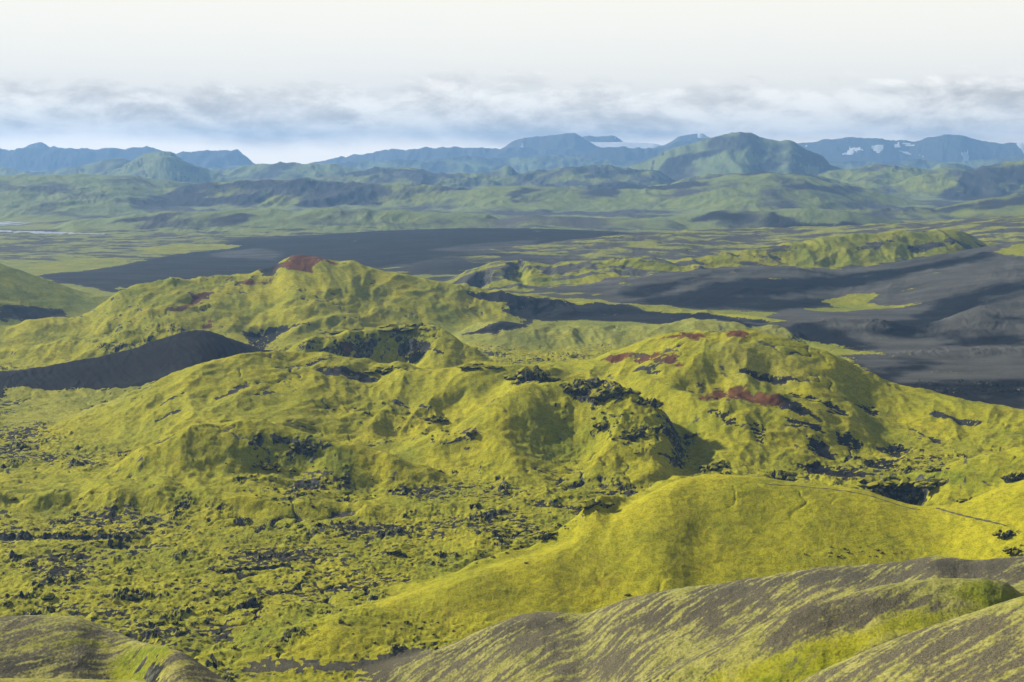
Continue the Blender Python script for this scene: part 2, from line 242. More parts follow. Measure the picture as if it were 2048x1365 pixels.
def sdf(poly_xy, pad):
    """signed distance (m, positive inside) to a ground polygon, on the window of the grid round it"""
    p = np.array(poly_xy); tt = p[:, 0] / p[:, 1]
    padt = pad / p[:, 1].min()
    j0, j1 = np.searchsorted(tcol, [tt.min() - padt, tt.max() + padt]); i0, i1 = np.searchsorted(yrow, [p[:, 1].min() - pad, p[:, 1].max() + pad])
    i1 = max(i1, i0 + 1); j1 = max(j1, j0 + 1)
    sl = (slice(i0, i1), slice(j0, j1))
    x = X[sl]; yv = Y[sl]
    d2 = np.full(x.shape, 1e12, np.float32); ins = np.zeros(x.shape, bool)
    for a, b in zip(p, np.roll(p, -1, 0)):
        e = b - a; L = max((e * e).sum(), 1e-9)
        wx = x - a[0]; wy = yv - a[1]
        h = np.clip((wx * e[0] + wy * e[1]) / L, 0, 1)
        d2 = np.minimum(d2, (wx - e[0] * h) ** 2 + (wy - e[1] * h) ** 2)
        c1 = (a[1] > yv) != (b[1] > yv)
        xx = a[0] + (yv - a[1]) * e[0] / (e[1] if abs(e[1]) > 1e-9 else 1e-9)
        ins ^= c1 & (x < xx)
    d = np.sqrt(d2)
    return sl, np.where(ins, d, -d)

def patch(poly, feather=3, ragged=4, nscale=None, raw=False, strength=1.0, mot=1.0, dig=0.0, skip=(), **prm):
    pts = poly if raw else [hit(*q) for q in poly]
    sl, d = sdf(pts, feather + ragged * 2 + 1)
    if ragged:
        d = d + ragged * fbm(X[sl], Y[sl], nscale or ragged * 5, 4, 77, .6) * 1.6
    w = sstep(-feather, feather, d) * strength
    if mot and ragged: w = w * (1 - mot * .6 * sstep(.0, .35, fbm(X[sl] * .8, Y[sl], max(2.2, ragged * .9), 4, 78, .65) - .25 * np.clip(d / (feather + 6), 0, 1)))
    if skip: w = np.where(np.isin(ID[sl], skip), 0, w)
    if dig: Z[sl] -= dig * sstep(-feather, feather * 2, d)
    for k, a in prm.items(): P[k][sl] += w * (a - P[k][sl])

def bowl(u, v, rx, ry, depth, p=1.0, at=None, raise_rim=0.0):
    cx, cy = at or hit(u, v)
    i0, i1 = np.searchsorted(yrow, [cy - ry * 1.6, cy + ry * 1.6]); j0, j1 = np.searchsorted(tcol, [(cx - rx * 1.6) / cy, (cx + rx * 1.6) / cy])
    sl = (slice(i0, i1), slice(j0, j1))
    x = X[sl] - cx; yv = Y[sl] - cy
    q = np.sqrt((x / rx) ** 2 + (yv / ry) ** 2) + .5 * fbm(X[sl], Y[sl], rx * 1.1, 4, 41)
    Z[sl] -= depth * (1 - sstep(.25 * p, 1, q)) - raise_rim * np.exp(-((q - 1.05) / .18) ** 2)

#@@FEATURES
# bowls and hollows
bowl(1800, 990, 34, 26, 14)                                   # crater behind the smooth mound
bowl(1130, 875, 52, 40, 5.5)
bowl(585, 905, 40, 24, 7)
bowl(270, 1085, 22, 14, 4)
bowl(1480, 745, 60, 40, 8)
bowl(740, 705, 60, 42, 16)
bowl(900, 815, 22, 40, 5)
bowl(550, 660, 40, 30, 5)
bowl(1560, 960, 12, 9, 5)
bowl(335, 975, 9, 8, 2)
bowl(25, 1000, 8, 7, 2)
for u, v, rx, ry, d in ((960, 560, 20, 70, 18), (1035, 540, 22, 80, 16), (1120, 650, 25, 30, 3)): bowl(u, v, rx, ry, d)
hit = make_hitter()

BARE = dict(moss=.08, rock=.0)
# front slope
patch([(1330,1186),(1480,1166),(1700,1140),(1800,1128),(1870,1114),(1925,1122),(2100,1114),(2100,1168),(1960,1150),(1850,1153),(1740,1168),(1600,1182),(1450,1196)], 8, 8, moss=.2, ash=.42, brown=.8)
patch([(1520,1240),(1640,1205),(1800,1190),(1900,1205),(1860,1225),(1740,1250),(1640,1275),(1540,1270)], 8, 8, moss=.2, ash=.5, brown=1)
patch([(1200,1240),(1330,1205),(1480,1190),(1540,1200),(1420,1240),(1300,1275)], 8, 8, moss=.34, ash=.5, brown=1)
patch([(850,1310),(960,1270),(1080,1240),(1160,1236),(1060,1268),(940,1312)], 3, 4, moss=.28, ash=.42)
patch([(1400,1366),(1520,1325),(1660,1278),(1800,1238),(1950,1215),(2100,1165),(2100,1190),(1980,1212),(1830,1262),(1660,1330),(1560,1380)], 3, 4, moss=1.0, green=.6, pale=.1, rag=.5)
patch([(1500,1366),(1600,1310),(1720,1280),(1700,1310),(1600,1364)], 3, 5, moss=.75, green=.8, pale=0, rock=.3)
patch([(1880,1180),(1990,1162),(2100,1200),(2048,1215),(1950,1212)], 3, 4, moss=.95, green=.7, pale=.1)
# knoll
patch([(30,1290),(110,1270),(200,1275),(265,1285),(230,1302),(120,1300)], 3, 4, moss=.75, pale=.5)
patch([(255,1290),(300,1290),(335,1293),(378,1311),(412,1337),(470,1372),(220,1372),(228,1335)], 2.5, 3, moss=.72, green=1, pale=0, rag=.7, rock=.3, ash=.1)  # moss at its darkest green stands in for shade on the steep side
patch([(0,1318),(120,1315),(215,1325),(215,1350),(60,1354),(0,1352)], 3, 4, moss=.3, ash=.3)
# low gravel strip
patch([(395,1325),(480,1318),(620,1317),(740,1321),(840,1300),(860,1302),(740,1345),(650,1347),(480,1350)], 6, 7, moss=.16, ash=.5, brown=1, hum=.3, fine=.2, rock=0)
# rough lava zones
for pl in ([(430,975),(450,930),(520,900),(600,905),(700,940),(790,955),(760,1010),(640,1025),(560,1005)], [(560,1065),(700,1040),(740,1080),(690,1115),(590,1105)],
           [(180,1075),(240,1062),(340,1070),(330,1105),(240,1108)], [(1180,800),(1240,800),(1320,850),(1330,920),(1250,920),(1190,860)],
           [(60,1010),(250,990),(430,975),(460,1015),(300,1045),(100,1055)], [(560,1180),(760,1180),(760,1260),(560,1260)], [(300,1230),(640,1215),(640,1300),(400,1300)]):
    patch(pl, 8, 10, hum=2.6, fine=1.7, rock=.34, moss=.6, green=.45)
patch([(1300,815),(1390,840),(1430,930),(1330,935)], 6, 8, hum=3.4, fine=2.2, rock=.42, moss=.68, green=.5)
patch([(1030,830),(1130,810),(1200,850),(1210,920),(1080,925)], 8, 10, hum=2.6, fine=1.8, rock=.26, moss=.8, green=.5)
patch([(640,780),(760,800),(900,830),(940,880),(820,900),(640,850)], 12, 15, hum=2.4, fine=1.2, rock=.3, moss=.75)
patch([(0,770),(320,762),(250,800),(120,840),(0,870)], 8, 8, hum=2.2, fine=1.1, rock=.2, moss=.72, pale=.3)
# dark sunken face of the left dome, crater walls
patch([(450,890),(520,862),(640,866),(720,895),(690,935),(560,930),(440,925)], 5, 6, green=.7, rock=.4, fine=1.2)  # greener, rockier cover also paints the shadow on this face
patch([(592,690),(640,670),(760,658),(868,653),(890,668),(860,690),(790,700),(700,705),(610,712)], 4, 4, moss=.68, rock=.42, fine=1.8, green=.6, ash=.05)
patch([(1700,970),(1780,952),(1930,952),(1925,968),(1860,982),(1720,984)], 2, 3, moss=.6, rock=.5, fine=1.8, green=.6, ash=.05)
patch([(1020,760),(1035,743),(1098,743),(1110,757),(1070,772),(1030,770)], 2, 3, moss=.5, rock=.6, fine=2, hum=2)
patch([(1135,790),(1150,762),(1200,758),(1250,785),(1262,805),(1200,800)], 3, 4, moss=.5, rock=.6, fine=2, hum=2.2)
# red scoria
R = dict(red=.9, moss=.3, rock=.12)
for pl in ([(548,538),(570,522),(592,512),(625,512),(650,517),(640,532),(628,546),(598,546),(570,543)], [(640,514),(690,522),(700,528),(660,526)],
           [(470,558),(560,549),(545,566),(490,572)], [(342,622),(385,588),(425,580),(405,606),(372,622)],
           [(1190,716),(1260,698),(1325,694),(1365,726),(1300,726),(1240,722)], [(1290,684),(1350,670),(1405,667),(1432,694),(1370,686)],
           [(1440,665),(1500,664),(1495,674),(1450,676)], [(1385,798),(1430,775),(1475,774),(1530,783),(1570,806),(1530,814),(1460,808)],
           [(920,868),(945,860),(962,870),(940,876)], [(1500,700),(1560,708),(1540,716)], [(680,690),(700,685),(710,705),(690,708)], [(395,660),(420,640),(430,655)]):
    patch(pl, 11, 8, mot=1.2, dig=.8, **R)
patch([(700,540),(760,552),(870,575),(1000,598),(1000,610),(880,600),(760,570)], 8, 10, strength=.6, red=.35, moss=.75)
patch([(1420,690),(1560,690),(1640,740),(1560,770),(1450,765)], 10, 12, strength=.7, moss=.62, brown=.9, ash=.4, pale=.4, red=.12)
for pl in ([(-20,1070),(100,1070),(225,1068),(226,1075),(100,1078),(-20,1080)], [(440,1141),(520,1135),(582,1130),(582,1136),(520,1142),(440,1146)], [(225,1090),(280,1104),(270,1108),(215,1094)]):
    patch(pl, 1.2, 1.2, dig=1.8, moss=.05, ash=.02, rock=.5)
# hollows on the red-patched hill, their shadows painted in as dark bare cover
D = dict(moss=.26, ash=.02, rock=.14, brown=.3, rag=.9)
for pl in ([(1545,777),(1600,777),(1660,789),(1697,809),(1650,811),(1640,796),(1590,785)], [(1556,791),(1600,801),(1627,832),(1600,834),(1562,813)],
           [(1415,822),(1440,815),(1470,840),(1482,857),(1455,852)], [(1495,835),(1530,850),(1537,897),(1510,882)], [(1605,866),(1640,870),(1682,906),(1670,916),(1622,897)],
           [(1662,856),(1700,861),(1727,887),(1710,897),(1672,882)], [(1707,796),(1745,796),(1767,822),(1730,824)], [(1758,897),(1800,888),(1824,893),(1792,914)],
           [(1733,921),(1770,915),(1807,931),(1780,940),(1740,937)], [(1585,925),(1640,921),(1742,949),(1700,956),(1620,942)], [(1570,835),(1640,850),(1650,862),(1590,858)],
           [(1645,815),(1690,812),(1700,822),(1660,826)], [(1480,745),(1540,738),(1600,750),(1540,758)], [(440,685),(520,695),(470,655),(560,648),(640,655),(560,664)]):
    patch(pl, 4, 5, strength=.95, dig=1.6, **D)
for e in ((600,725,60,5,-6), (470,770,50,7,-22), (340,795,40,7,-28), (690,745,70,10,5), (1900,835,60,5,10), (1850,870,40,5,25), (330,830,30,4,-30),
          (520,780,30,5,-10), (860,700,30,6,10), (1300,740,30,6,10), (1120,1010,60,5,5), (820,805,40,6,5)):
    patch(ell(*e), 4, 6, strength=.8, dig=1.2, moss=.2, ash=.12, rock=.4)
# flank of the big hill
patch([(160,650),(210,606),(280,570),(400,553),(440,562),(360,600),(240,655)], 8, 10, strength=.8, rock=.6, moss=.6, fine=1.6, green=.6)
patch([(180,690),(260,640),(340,640),(380,660),(300,690)], 8, 10, rock=.45, fine=1.4, hum=3)
B = dict(moss=.04, ash=.03, brown=0, rock=0, hum=.5, fine=.2)
for pl in ([(940,584),(1050,588),(1250,610),(1450,627),(1580,645),(1500,652),(1250,642),(1060,640),(1000,622),(1005,604)], [(930,668),(990,648),(1060,640),(1060,655),(990,662)], [(1110,630),(1205,627),(1195,642),(1110,640)],
           [(-30,614),(60,613),(120,620),(165,630),(60,642),(-30,652)]):
    patch(pl, 10, 12, **B)
patch([(900,560),(1000,582),(1000,605),(930,600)], 12, 10, strength=.5, moss=.5, ash=.1)
patch([(70,551),(160,543),(240,531),(330,513),(430,493),(480,479),(600,475),(700,467),(950,459),(1150,461),(1100,480),(900,512),(790,532),(760,537),(560,525),(540,548),(400,553),(280,573),(200,578),(120,567)], 12, 14, mot=0, moss=.02, ash=.05, brown=0, hum=.5, fine=.2, rock=0, soft=.3)
# black plain: grey streaks, green flats
for pl in ([(415,508),(510,496),(565,503),(550,522),(460,516)], [(860,500),(960,487),(1090,480),(1040,492),(900,505)]): patch(pl, 14, 18, strength=.8, ash=.4)
patch([(-40,523),(120,516),(250,517),(240,530),(160,542),(70,551),(20,548)], 12, 14, moss=1, green=.7, pale=.3, ash=.3)
patch([(280,500),(340,487),(450,489),(480,494),(400,505),(300,512)], 14, 20, moss=.85, green=.6, pale=.2)
patch([(-40,500),(60,478),(240,470),(330,475),(240,490),(100,505)], 25, 30, strength=.8, moss=.45, ash=.3, brown=.3)
patch([(180,590),(240,574),(300,572),(250,600)], 10, 10, moss=.95, green=.6)
# ash country at the right
patch([(1500,640),(1560,652),(1640,690),(1700,714),(1790,768),(1900,795),(2200,830),(2200,600),(1900,600),(1750,620),(1560,620)], 10, 14, mot=0, skip=(REDH, REDH2), moss=.14, ash=.4, brown=.15, hum=.8, fine=.4, rock=0, soft=.4, rag=.6)
K = dict(ash=.0, moss=.03, brown=0)
for pl in ([(1250,606),(1400,575),(1560,555),(1700,545),(1900,520),(2000,495),(1960,520),(1800,550),(1640,580),(1540,600),(1700,600),(1560,625),(1400,615)],
           [(1740,640),(1850,612),(1990,570),(2080,560),(2080,580),(1960,600),(1890,650),(1860,672),(1760,668)], [(1560,645),(1640,648),(1700,660),(1740,690),(1720,704),(1640,690)],
           [(1690,718),(1800,716),(1900,722),(1880,740),(1790,752)], [(1800,770),(1900,762),(2080,760),(2080,808),(1950,800)], [(1200,590),(1330,560),(1420,548),(1380,570),(1290,598)],
           [(1880,655),(1960,670),(2060,678),(2060,690),(1900,690)], [(1980,630),(2080,634),(2080,642),(1990,642)]):
    patch(pl, 14, 26, mot=.7, nscale=90, **K)
G = dict(moss=.95, green=.6, pale=.15)
for pl in ([(1655,600),(1700,588),(1752,586),(1740,610),(1690,622)], [(1610,682),(1680,688),(1760,707),(1690,714),(1640,708)], [(1980,505),(2060,485),(2060,512)], [(1560,515),(1600,485),(1700,470),(1800,466),(1920,464),(1930,480),(1860,505),(1700,528),(1600,535)]):
    patch(pl, 16, 16, nscale=60, soft=.3, **G)
patch([(1560,612),(1650,600),(1700,612),(1600,620)], 10, 14, strength=.5, moss=.5, green=.5)
for pl in ([(1690,500),(1760,480),(1800,478),(1760,500)], [(1800,490),(1900,478),(1920,490),(1840,505)]): patch(pl, 8, 8, rock=.7, moss=.4)
patch([(1770,770),(1830,760),(2060,762),(2060,795),(1900,790)], 8, 10, hum=2.5, fine=1.2, rock=.5, pale=.8)
for pl in ([(1380,442),(1420,425),(1500,430),(1480,445)], [(1530,450),(1545,425),(1600,447),(1720,450),(1600,455)]): patch(pl, 15, 15, moss=.35, ash=.1, rock=.4)
patch([(1560,350),(1440,372),(1230,388),(1500,400),(1700,402),(1740,385)], 40, 60, strength=.5, moss=.45)
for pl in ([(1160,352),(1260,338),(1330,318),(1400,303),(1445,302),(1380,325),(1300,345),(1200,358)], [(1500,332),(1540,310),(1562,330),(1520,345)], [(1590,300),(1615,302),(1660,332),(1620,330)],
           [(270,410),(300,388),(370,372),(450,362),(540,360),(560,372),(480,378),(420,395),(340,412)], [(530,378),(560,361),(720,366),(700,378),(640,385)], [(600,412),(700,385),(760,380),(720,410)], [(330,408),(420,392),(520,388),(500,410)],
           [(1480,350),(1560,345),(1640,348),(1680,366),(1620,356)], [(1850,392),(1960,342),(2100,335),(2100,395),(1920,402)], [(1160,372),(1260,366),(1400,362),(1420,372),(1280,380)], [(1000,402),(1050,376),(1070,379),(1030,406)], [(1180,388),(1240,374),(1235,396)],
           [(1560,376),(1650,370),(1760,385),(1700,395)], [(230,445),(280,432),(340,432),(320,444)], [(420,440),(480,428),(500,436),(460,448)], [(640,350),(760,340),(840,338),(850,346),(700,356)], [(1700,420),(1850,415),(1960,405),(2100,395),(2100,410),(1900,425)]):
    patch(pl, 30, 40, strength=.85, moss=.22, ash=.12, brown=0)  # dark cover; on the peak it paints the shade of its left hollow
print('patches', round(time.time() - T0, 1))

# ------------------------------------------------------------------ displacement
Zb = Z.copy()
def rows_for(name, eps=1e-3):
    m = np.where(P[name].max(1) > eps)[0]
    return (m[0], m[-1] + 1) if len(m) else (0, 0)
near = slice(row_of(230), row_of(3600))
xN, yN = X[near], Y[near]
x, yv = xN, yN
wx = x + 9 * perlin(x / 45, yv / 45, 5); wy = yv + 9 * perlin(x / 45, yv / 45, 6)
fo = fbm(x + 22 * perlin(x / 120, yv / 120, 15), (yv + 22 * perlin(x / 120, yv / 120, 16)) * .7, 75, 4, 61, .5, 'r')
Z[near] += P['fold'][near] * (fo - .5) * 1.5
scar = fbm(wx + 6 * perlin(x / 18, yv / 18, 17), wy * .55, 26, 3, 63, .55, 'r')
crk = np.abs(fbm(x * .8 + 8 * perlin(x / 30, yv / 30, 71), yv, 46, 3, 72, .55))
crk = (1 - sstep(.006, .035, crk)) * sstep(-.05, .25, fbm(x, yv, 85, 2, 75)) * np.clip(P['rag'][near] * 3, 0, 1) * (yv < 1700) * (P['moss'][near] > .5) * np.isin(ID[near], (FRONT, NEAR, KNOLL, KNOLL + 1), invert=True)
Z[near] -= 1.3 * crk
big = fbm(wx * .7, wy, 30, 2, 21, .5, 'b'); Z[near] += P['hum'][near] * big * .75
med = fbm(wx * .65, wy, 9, 2, 23, .6, 'b')
rocky = fbm(wx, wy, 26, 4, 25, .6)
rk = sstep(.05, .35, rocky + P['rock'][near] - .35)
Z[near] += (P['fine'][near] * (.6 + .5 * rk)) * med * .75
n2 = slice(row_of(230), row_of(1500))
a, b = X[n2], Y[n2]
k = n2.stop - n2.start
sm = fbm(a * .8, b, 3.6, 3, 27, .6, 'b')
Z[n2] += P['fine'][n2] * (.38 + .45 * rk[:k]) * sm
mi = fbm(a, b, 1.7, 2, 35, .6); Z[n2] += np.minimum(P['fine'][n2], 1.2) * .14 * mi
jag = fbm(a, b, 5, 3, 29, .6, 'r'); Z[n2] += P['fine'][n2] * rk[:k] * np.clip(jag, 0, 1) * 1.2
# gullies
g0 = row_of(330)
x, yv = X[g0:], Y[g0:]
gs = np.interp(yv[:, 0], [330, 1200, 3000, 6000, 14000], [9, 14, 120, 260, 420]).astype(np.float32)[:, None]
# bands keep one fixed size each, blended over distance
def gul(scale, rr, seed):
    i0, i1 = row_of(rr[0]), row_of(rr[3]) + 1
    xs, ys = X[i0:i1], Y[i0:i1]
    w = np.interp(yrow[i0:i1], rr, [0, 1, 1, 0]).astype(np.float32)[:, None]
    qx = xs + scale * .5 * perlin(xs / scale / 1.6, ys / scale / 1.6, seed); qy = ys + scale * .5 * perlin(xs / scale / 1.6, ys / scale / 1.6, seed + 1)
    n = fbm(qx, qy * .45, scale, 5, seed + 2, .52, 'r')
    Z[i0:i1] += w * P['gul'][i0:i1] * (n - .45) * (1.2 if scale > 100 else 1)
gul(12, (240, 330, 1000, 1100), 50)
gul(16, (1000, 1100, 1600, 1800), 60)
gul(70, (1600, 1800, 3000, 3400), 70)
gul(190, (3000, 3400, 5000, 5800), 80)
gul(330, (5000, 5800, 9000, 10500), 85)
gul(420, (9000, 10500, 27000, 28000), 90)
i0 = row_of(8500); Z[i0:] += np.minimum(P['gul'][i0:], 40) * .55 * (fbm(X[i0:] + 60 * perlin(X[i0:] / 300, Y[i0:] / 300, 95), Y[i0:] * .4, 150, 4, 96, .55, 'r') - .45)
i0, i1 = row_of(4500), row_of(8500); Z[i0:i1] += np.minimum(P['gul'][i0:i1], 40) * .35 * (fbm(X[i0:i1], Y[i0:i1] * .5, 90, 4, 97, .55, 'r') - .45)
farh = slice(row_of(3000), NR)
Z[farh] += np.minimum(P['hum'][farh], 6) * fbm(X[farh], Y[farh], 90, 3, 33, .5, 'b') * .6
# flutes on the black cone
m = ID == CONE
ii = np.where(m.any(1))[0]; s_ = slice(ii[0], ii[-1] + 1)
fl = perlin(X[s_] / 5.0 + Y[s_] / 9.0 + 1.2 * perlin(X[s_] / 40, Y[s_] / 40, 8), Y[s_] / 60 - X[s_] / 90, 9)
Z[s_] += np.where(m[s_], .45 * fl, 0)
hit = make_hitter()
print('displaced', round(time.time() - T0, 1))

# ------------------------------------------------------------------ surface cover weights
dZj = np.gradient(Z, axis=1) / np.gradient(X, axis=1)
dyr = np.gradient(yrow).astype(np.float32)[:, None]
dZi = np.gradient(Z, axis=0) / dyr                       # along the bearing
dzdx = dZj; dzdy = dZi - T * dZj
slope = np.sqrt(dzdx ** 2 + dzdy ** 2)
rockw = np.zeros_like(Z)
i0, i1 = row_of(230), row_of(3600)
sl_ = slope[i0:i1]
scarw = sstep(.5, .95, scar) * sstep(.0, .3, fbm(xN, yN, 110, 2, 64) + .05) * np.clip(P['fold'][near] / 4, 0, 1)
q = sl_ * .55 + P['rock'][i0:i1] * 1.0 + .55 * rocky + .25 * np.where(np.arange(i1 - i0)[:, None] < k, 1, 1) * med
rockw[i0:i1] = sstep(.84, 1.02, q)
i2 = i1
rockw[i2:] = sstep(.75, 1.1, slope[i2:] * 1.0 + P['rock'][i2:] + .3 * fbm(X[i2:], Y[i2:], 150, 3, 44))
# ragged moss: streaky on the front slopes, blotchy elsewhere
n = np.zeros_like(Z)
n[:] = 0
i0, i1 = 0, row_of(640)
a, b = X[i0:i1], Y[i0:i1]
ca, sa_ = math.cos(math.radians(28)), math.sin(math.radians(28))
al = a * ca + b * sa_; ac = -a * sa_ + b * ca
al = al + 4 * perlin(a / 18, b / 18, 12); ac = ac + 3.0 * perlin(a / 22, b / 22, 13)
streak = fbm(al / 7, ac, 2.6, 4, 14, .62) * 1.0 + .6 * fbm(a, b, 24, 3, 15) + .35 * fbm(a, b, 1.1, 2, 17)
wfront = np.isin(ID[i0:i1], (FRONT, NEAR, KNOLL, KNOLL + 1))
i3, i4 = row_of(480), row_of(3600)
bl = .55 * fbm(X[i3:i4] * .7, Y[i3:i4], 45, 3, 18, .6) + .7 * fbm(X[i3:i4] * .7, Y[i3:i4], 3.4, 3, 28, .7)
n[i3:i4] = bl
n[i0:i1] = np.where(wfront, streak, n[i0:i1])
i5, i6 = row_of(1500), row_of(3600)
nb = fbm(X[i5:i6] / 2.5 , Y[i5:i6], 40, 5, 19, .6)
wb = np.interp(yrow[i5:i6], [1500, 1900], [0, 1])[:, None]
n[i5:i6] = n[i5:i6] * (1 - wb) + nb * wb
n[i6:] = fbm(X[i6:], Y[i6:] * .7, 260, 6, 20, .6)
mossw = sstep(-.12, .12, (P['moss'] - .5) * 1.1 + n * (.25 + .9 * P['rag']))
sf = .12 + .3 * P['soft']
mossw = sstep(-sf, sf, (P['moss'] - .5) * 1.1 + n * (.25 + .9 * P['rag']))
mossw = np.where(P['moss'] < .02, 0, mossw)
mossw[near] *= (1 - .6 * scarw) * (1 - .85 * crk)
del n
i7, i8 = row_of(1000), row_of(3600)
va = (P['moss'][i7:i8] < .45) & (P['soft'][i7:i8] >= 0) & (P['ash'][i7:i8] > .2) & (P['fold'][i7:i8] < 1)
ax, ay = X[i7:i8], Y[i7:i8]
wv = fbm((ax + 30 * perlin(ax / 120, ay / 120, 101)) / 3.2, ay + 25 * perlin(ax / 160, ay / 160, 102), 42, 5, 103, .62)
P['ash'][i7:i8] += np.where(va, .42 * wv - .02, 0)
vb = (P['moss'][i7:i8] < .1) & (P['ash'][i7:i8] <= .2)
P['ash'][i7:i8] += np.where(vb, np.maximum(.16 * wv, -.02), 0)
tint = np.clip(P['green'] + .35 * fbm(X, Y, 60, 2, 22), 0, 1)
cover = np.stack([mossw, rockw * np.where(P['ash'] > .45, .4, 1), np.clip(P['red'], 0, 1) * (1 - .9 * mossw * (P['red'] < .5)), np.clip(P['ash'], 0, 1)], -1).astype(np.float32)
tone = np.stack([tint, np.clip(P['pale'], 0, 1), np.clip(P['brown'], 0, 1), np.clip(P['soft'], 0, 1)], -1).astype(np.float32)
print('cover', round(time.time() - T0, 1))

# ------------------------------------------------------------------ materials
class NT_:
    def __init__(s, name):
        s.m = bpy.data.materials.new(name); s.m.use_nodes = True
        s.t = s.m.node_tree; s.t.nodes.clear()
        s.out = s.t.nodes.new('ShaderNodeOutputMaterial')
    def n(s, typ, **kw):
        nd = s.t.nodes.new(typ)
        for k_, v_ in kw.items(): setattr(nd, k_, v_)
        return nd
    def l(s, a, b): s.t.links.new(a, b)
    def val(s, op, a, b=None, c=None, clamp=False):
        nd = s.n('ShaderNodeMath', operation=op, use_clamp=clamp)
        for q_, v_ in enumerate((a, b, c)):
            if v_ is None: continue
            if isinstance(v_, (int, float)): nd.inputs[q_].default_value = v_
            else: s.l(v_, nd.inputs[q_])
        return nd.outputs[0]
    def noise(s, vec, scale, detail=4, rough=.55, dist=0):
        nd = s.n('ShaderNodeTexNoise'); nd.inputs['Scale'].default_value = scale; nd.inputs['Detail'].default_value = detail
        nd.inputs['Roughness'].default_value = rough; nd.inputs['Distortion'].default_value = dist
        s.l(vec, nd.inputs['Vector']); return nd.outputs['Fac']
    def ramp(s, fac, a, b):
        nd = s.n('ShaderNodeMapRange', interpolation_type='SMOOTHSTEP')
        nd.inputs[1].default_value = a; nd.inputs[2].default_value = b
        s.l(fac, nd.inputs[0]); return nd.outputs[0]
    def mix(s, fac, a, b, blend='MIX'):
        nd = s.n('ShaderNodeMix', data_type='RGBA', blend_type=blend)
        if isinstance(fac, (int, float)): nd.inputs[0].default_value = fac
        else: s.l(fac, nd.inputs[0])
        for q_, v_ in ((6, a), (7, b)):
            if isinstance(v_, tuple): nd.inputs[q_].default_value = (*v_, 1)
            else: s.l(v_, nd.inputs[q_])
        return nd.outputs[2]

def terrain_mat():
    m = NT_('moss_ash_and_lava')
    pos = m.n('ShaderNodeNewGeometry').outputs['Position']
    cv = m.n('ShaderNodeVertexColor', layer_name='cover'); tn = m.n('ShaderNodeVertexColor', layer_name='tone')
    sc1 = m.n('ShaderNodeSeparateColor'); m.l(cv.outputs[0], sc1.inputs[0]); sc2 = m.n('ShaderNodeSeparateColor'); m.l(tn.outputs[0], sc2.inputs[0])
    mo, ro, re, ash = sc1.outputs[0], sc1.outputs[1], sc1.outputs[2], cv.outputs[1]
    gr, pa, br = sc2.outputs[0], sc2.outputs[1], sc2.outputs[2]
    n40 = m.noise(pos, 1 / 30, 5, .6); n4 = m.noise(pos, 1 / 3.5, 5, .62); n1 = m.noise(pos, 1 / .8, 3, .6); n200 = m.noise(pos, 1 / 300, 4, .55)
    # moss
    n12 = m.noise(pos, 1 / 11, 5, .65)
    g2 = m.val('ADD', gr, m.val('MULTIPLY', m.val('SUBTRACT', n40, .5), 1.1), clamp=True)
    col = m.mix(g2, (.46, .40, .009), (.16, .20, .006))
    col = m.mix(m.val('MULTIPLY', m.ramp(n12, .5, .72), .4), col, (.235, .175, .016))
    col = m.mix(m.val('MULTIPLY', pa, m.val('MULTIPLY_ADD', m.ramp(n4, .3, .75), .4, .6)), col, m.mix(br, (.215, .265, .135), (.33, .305, .10)))  # bluish pale end adds painted haze to far moss
    dark = m.ramp(m.val('ADD', m.val('MULTIPLY', n4, .45), m.val('MULTIPLY', n1, .55)), .36, .60)
    col = m.mix(dark, m.mix(1.0, col, (.48, .53, .53), 'MULTIPLY'), col)
    # bare ground
    ashc = m.mix(ash, (.007, .007, .007), (.225, .22, .195))
    brc = m.mix(ash, (.028, .026, .019), (.25, .216, .122))
    bare = m.mix(br, ashc, brc)
    bare = m.mix(m.ramp(n1, .35, .7), m.mix(1.0, bare, (.72, .72, .72), 'MULTIPLY'), bare)
    n03 = m.noise(pos, 1 / .3, 3, .6)
    bare = m.mix(m.val('MULTIPLY', m.ramp(n03, .42, .62), br), m.mix(1.0, bare, (.55, .55, .55), 'MULTIPLY'), m.mix(1.0, bare, (1.2, 1.2, 1.2), 'MULTIPLY')) if False else m.mix(m.val('MULTIPLY', m.ramp(n03, .58, .40), br), bare, m.mix(1.0, bare, (.45, .45, .45), 'MULTIPLY'))
    mm = m.val('ADD', m.val('DIVIDE', m.val('ADD', m.val('SUBTRACT', mo, .5), m.val('MULTIPLY', m.val('SUBTRACT', n4, .5), .9)), m.val('MULTIPLY_ADD', tn.outputs[1], .8, .2)), .5, clamp=True)
    c = m.mix(mm, bare, col)
    # lava rock with grey lichen
    rock = m.mix(m.ramp(n4, .42, .68), (.018, .018, .012), (.115, .115, .09))
    rr = m.ramp(m.val('ADD', ro, m.val('MULTIPLY', m.val('SUBTRACT', n4, .5), .8)), .4, .62)
    c = m.mix(rr, c, rock)
    redc = m.mix(n4, (.045, .02, .008), (.19, .064, .013))
    r2 = m.val('MULTIPLY', m.ramp(m.val('ADD', re, m.val('MULTIPLY', m.val('SUBTRACT', m.val('MULTIPLY_ADD', n12, .6, m.val('MULTIPLY', n4, .4)), .5), 2.2)), .15, .85), .92)
    c = m.mix(r2, c, redc)
    bs = m.n('ShaderNodeBsdfPrincipled'); bs.inputs['Roughness'].default_value = .95; bs.inputs['Specular IOR Level'].default_value = .08
    m.l(c, bs.inputs['Base Color'])
    bp = m.n('ShaderNodeBump'); bp.inputs['Strength'].default_value = .8; bp.inputs['Distance'].default_value = .6
    m.l(m.val('ADD', n4, m.val('MULTIPLY', n1, .6)), bp.inputs['Height']); m.l(bp.outputs[0], bs.inputs['Normal'])
    m.l(bs.outputs[0], m.out.inputs[0])
    return m.m
MT = terrain_mat()

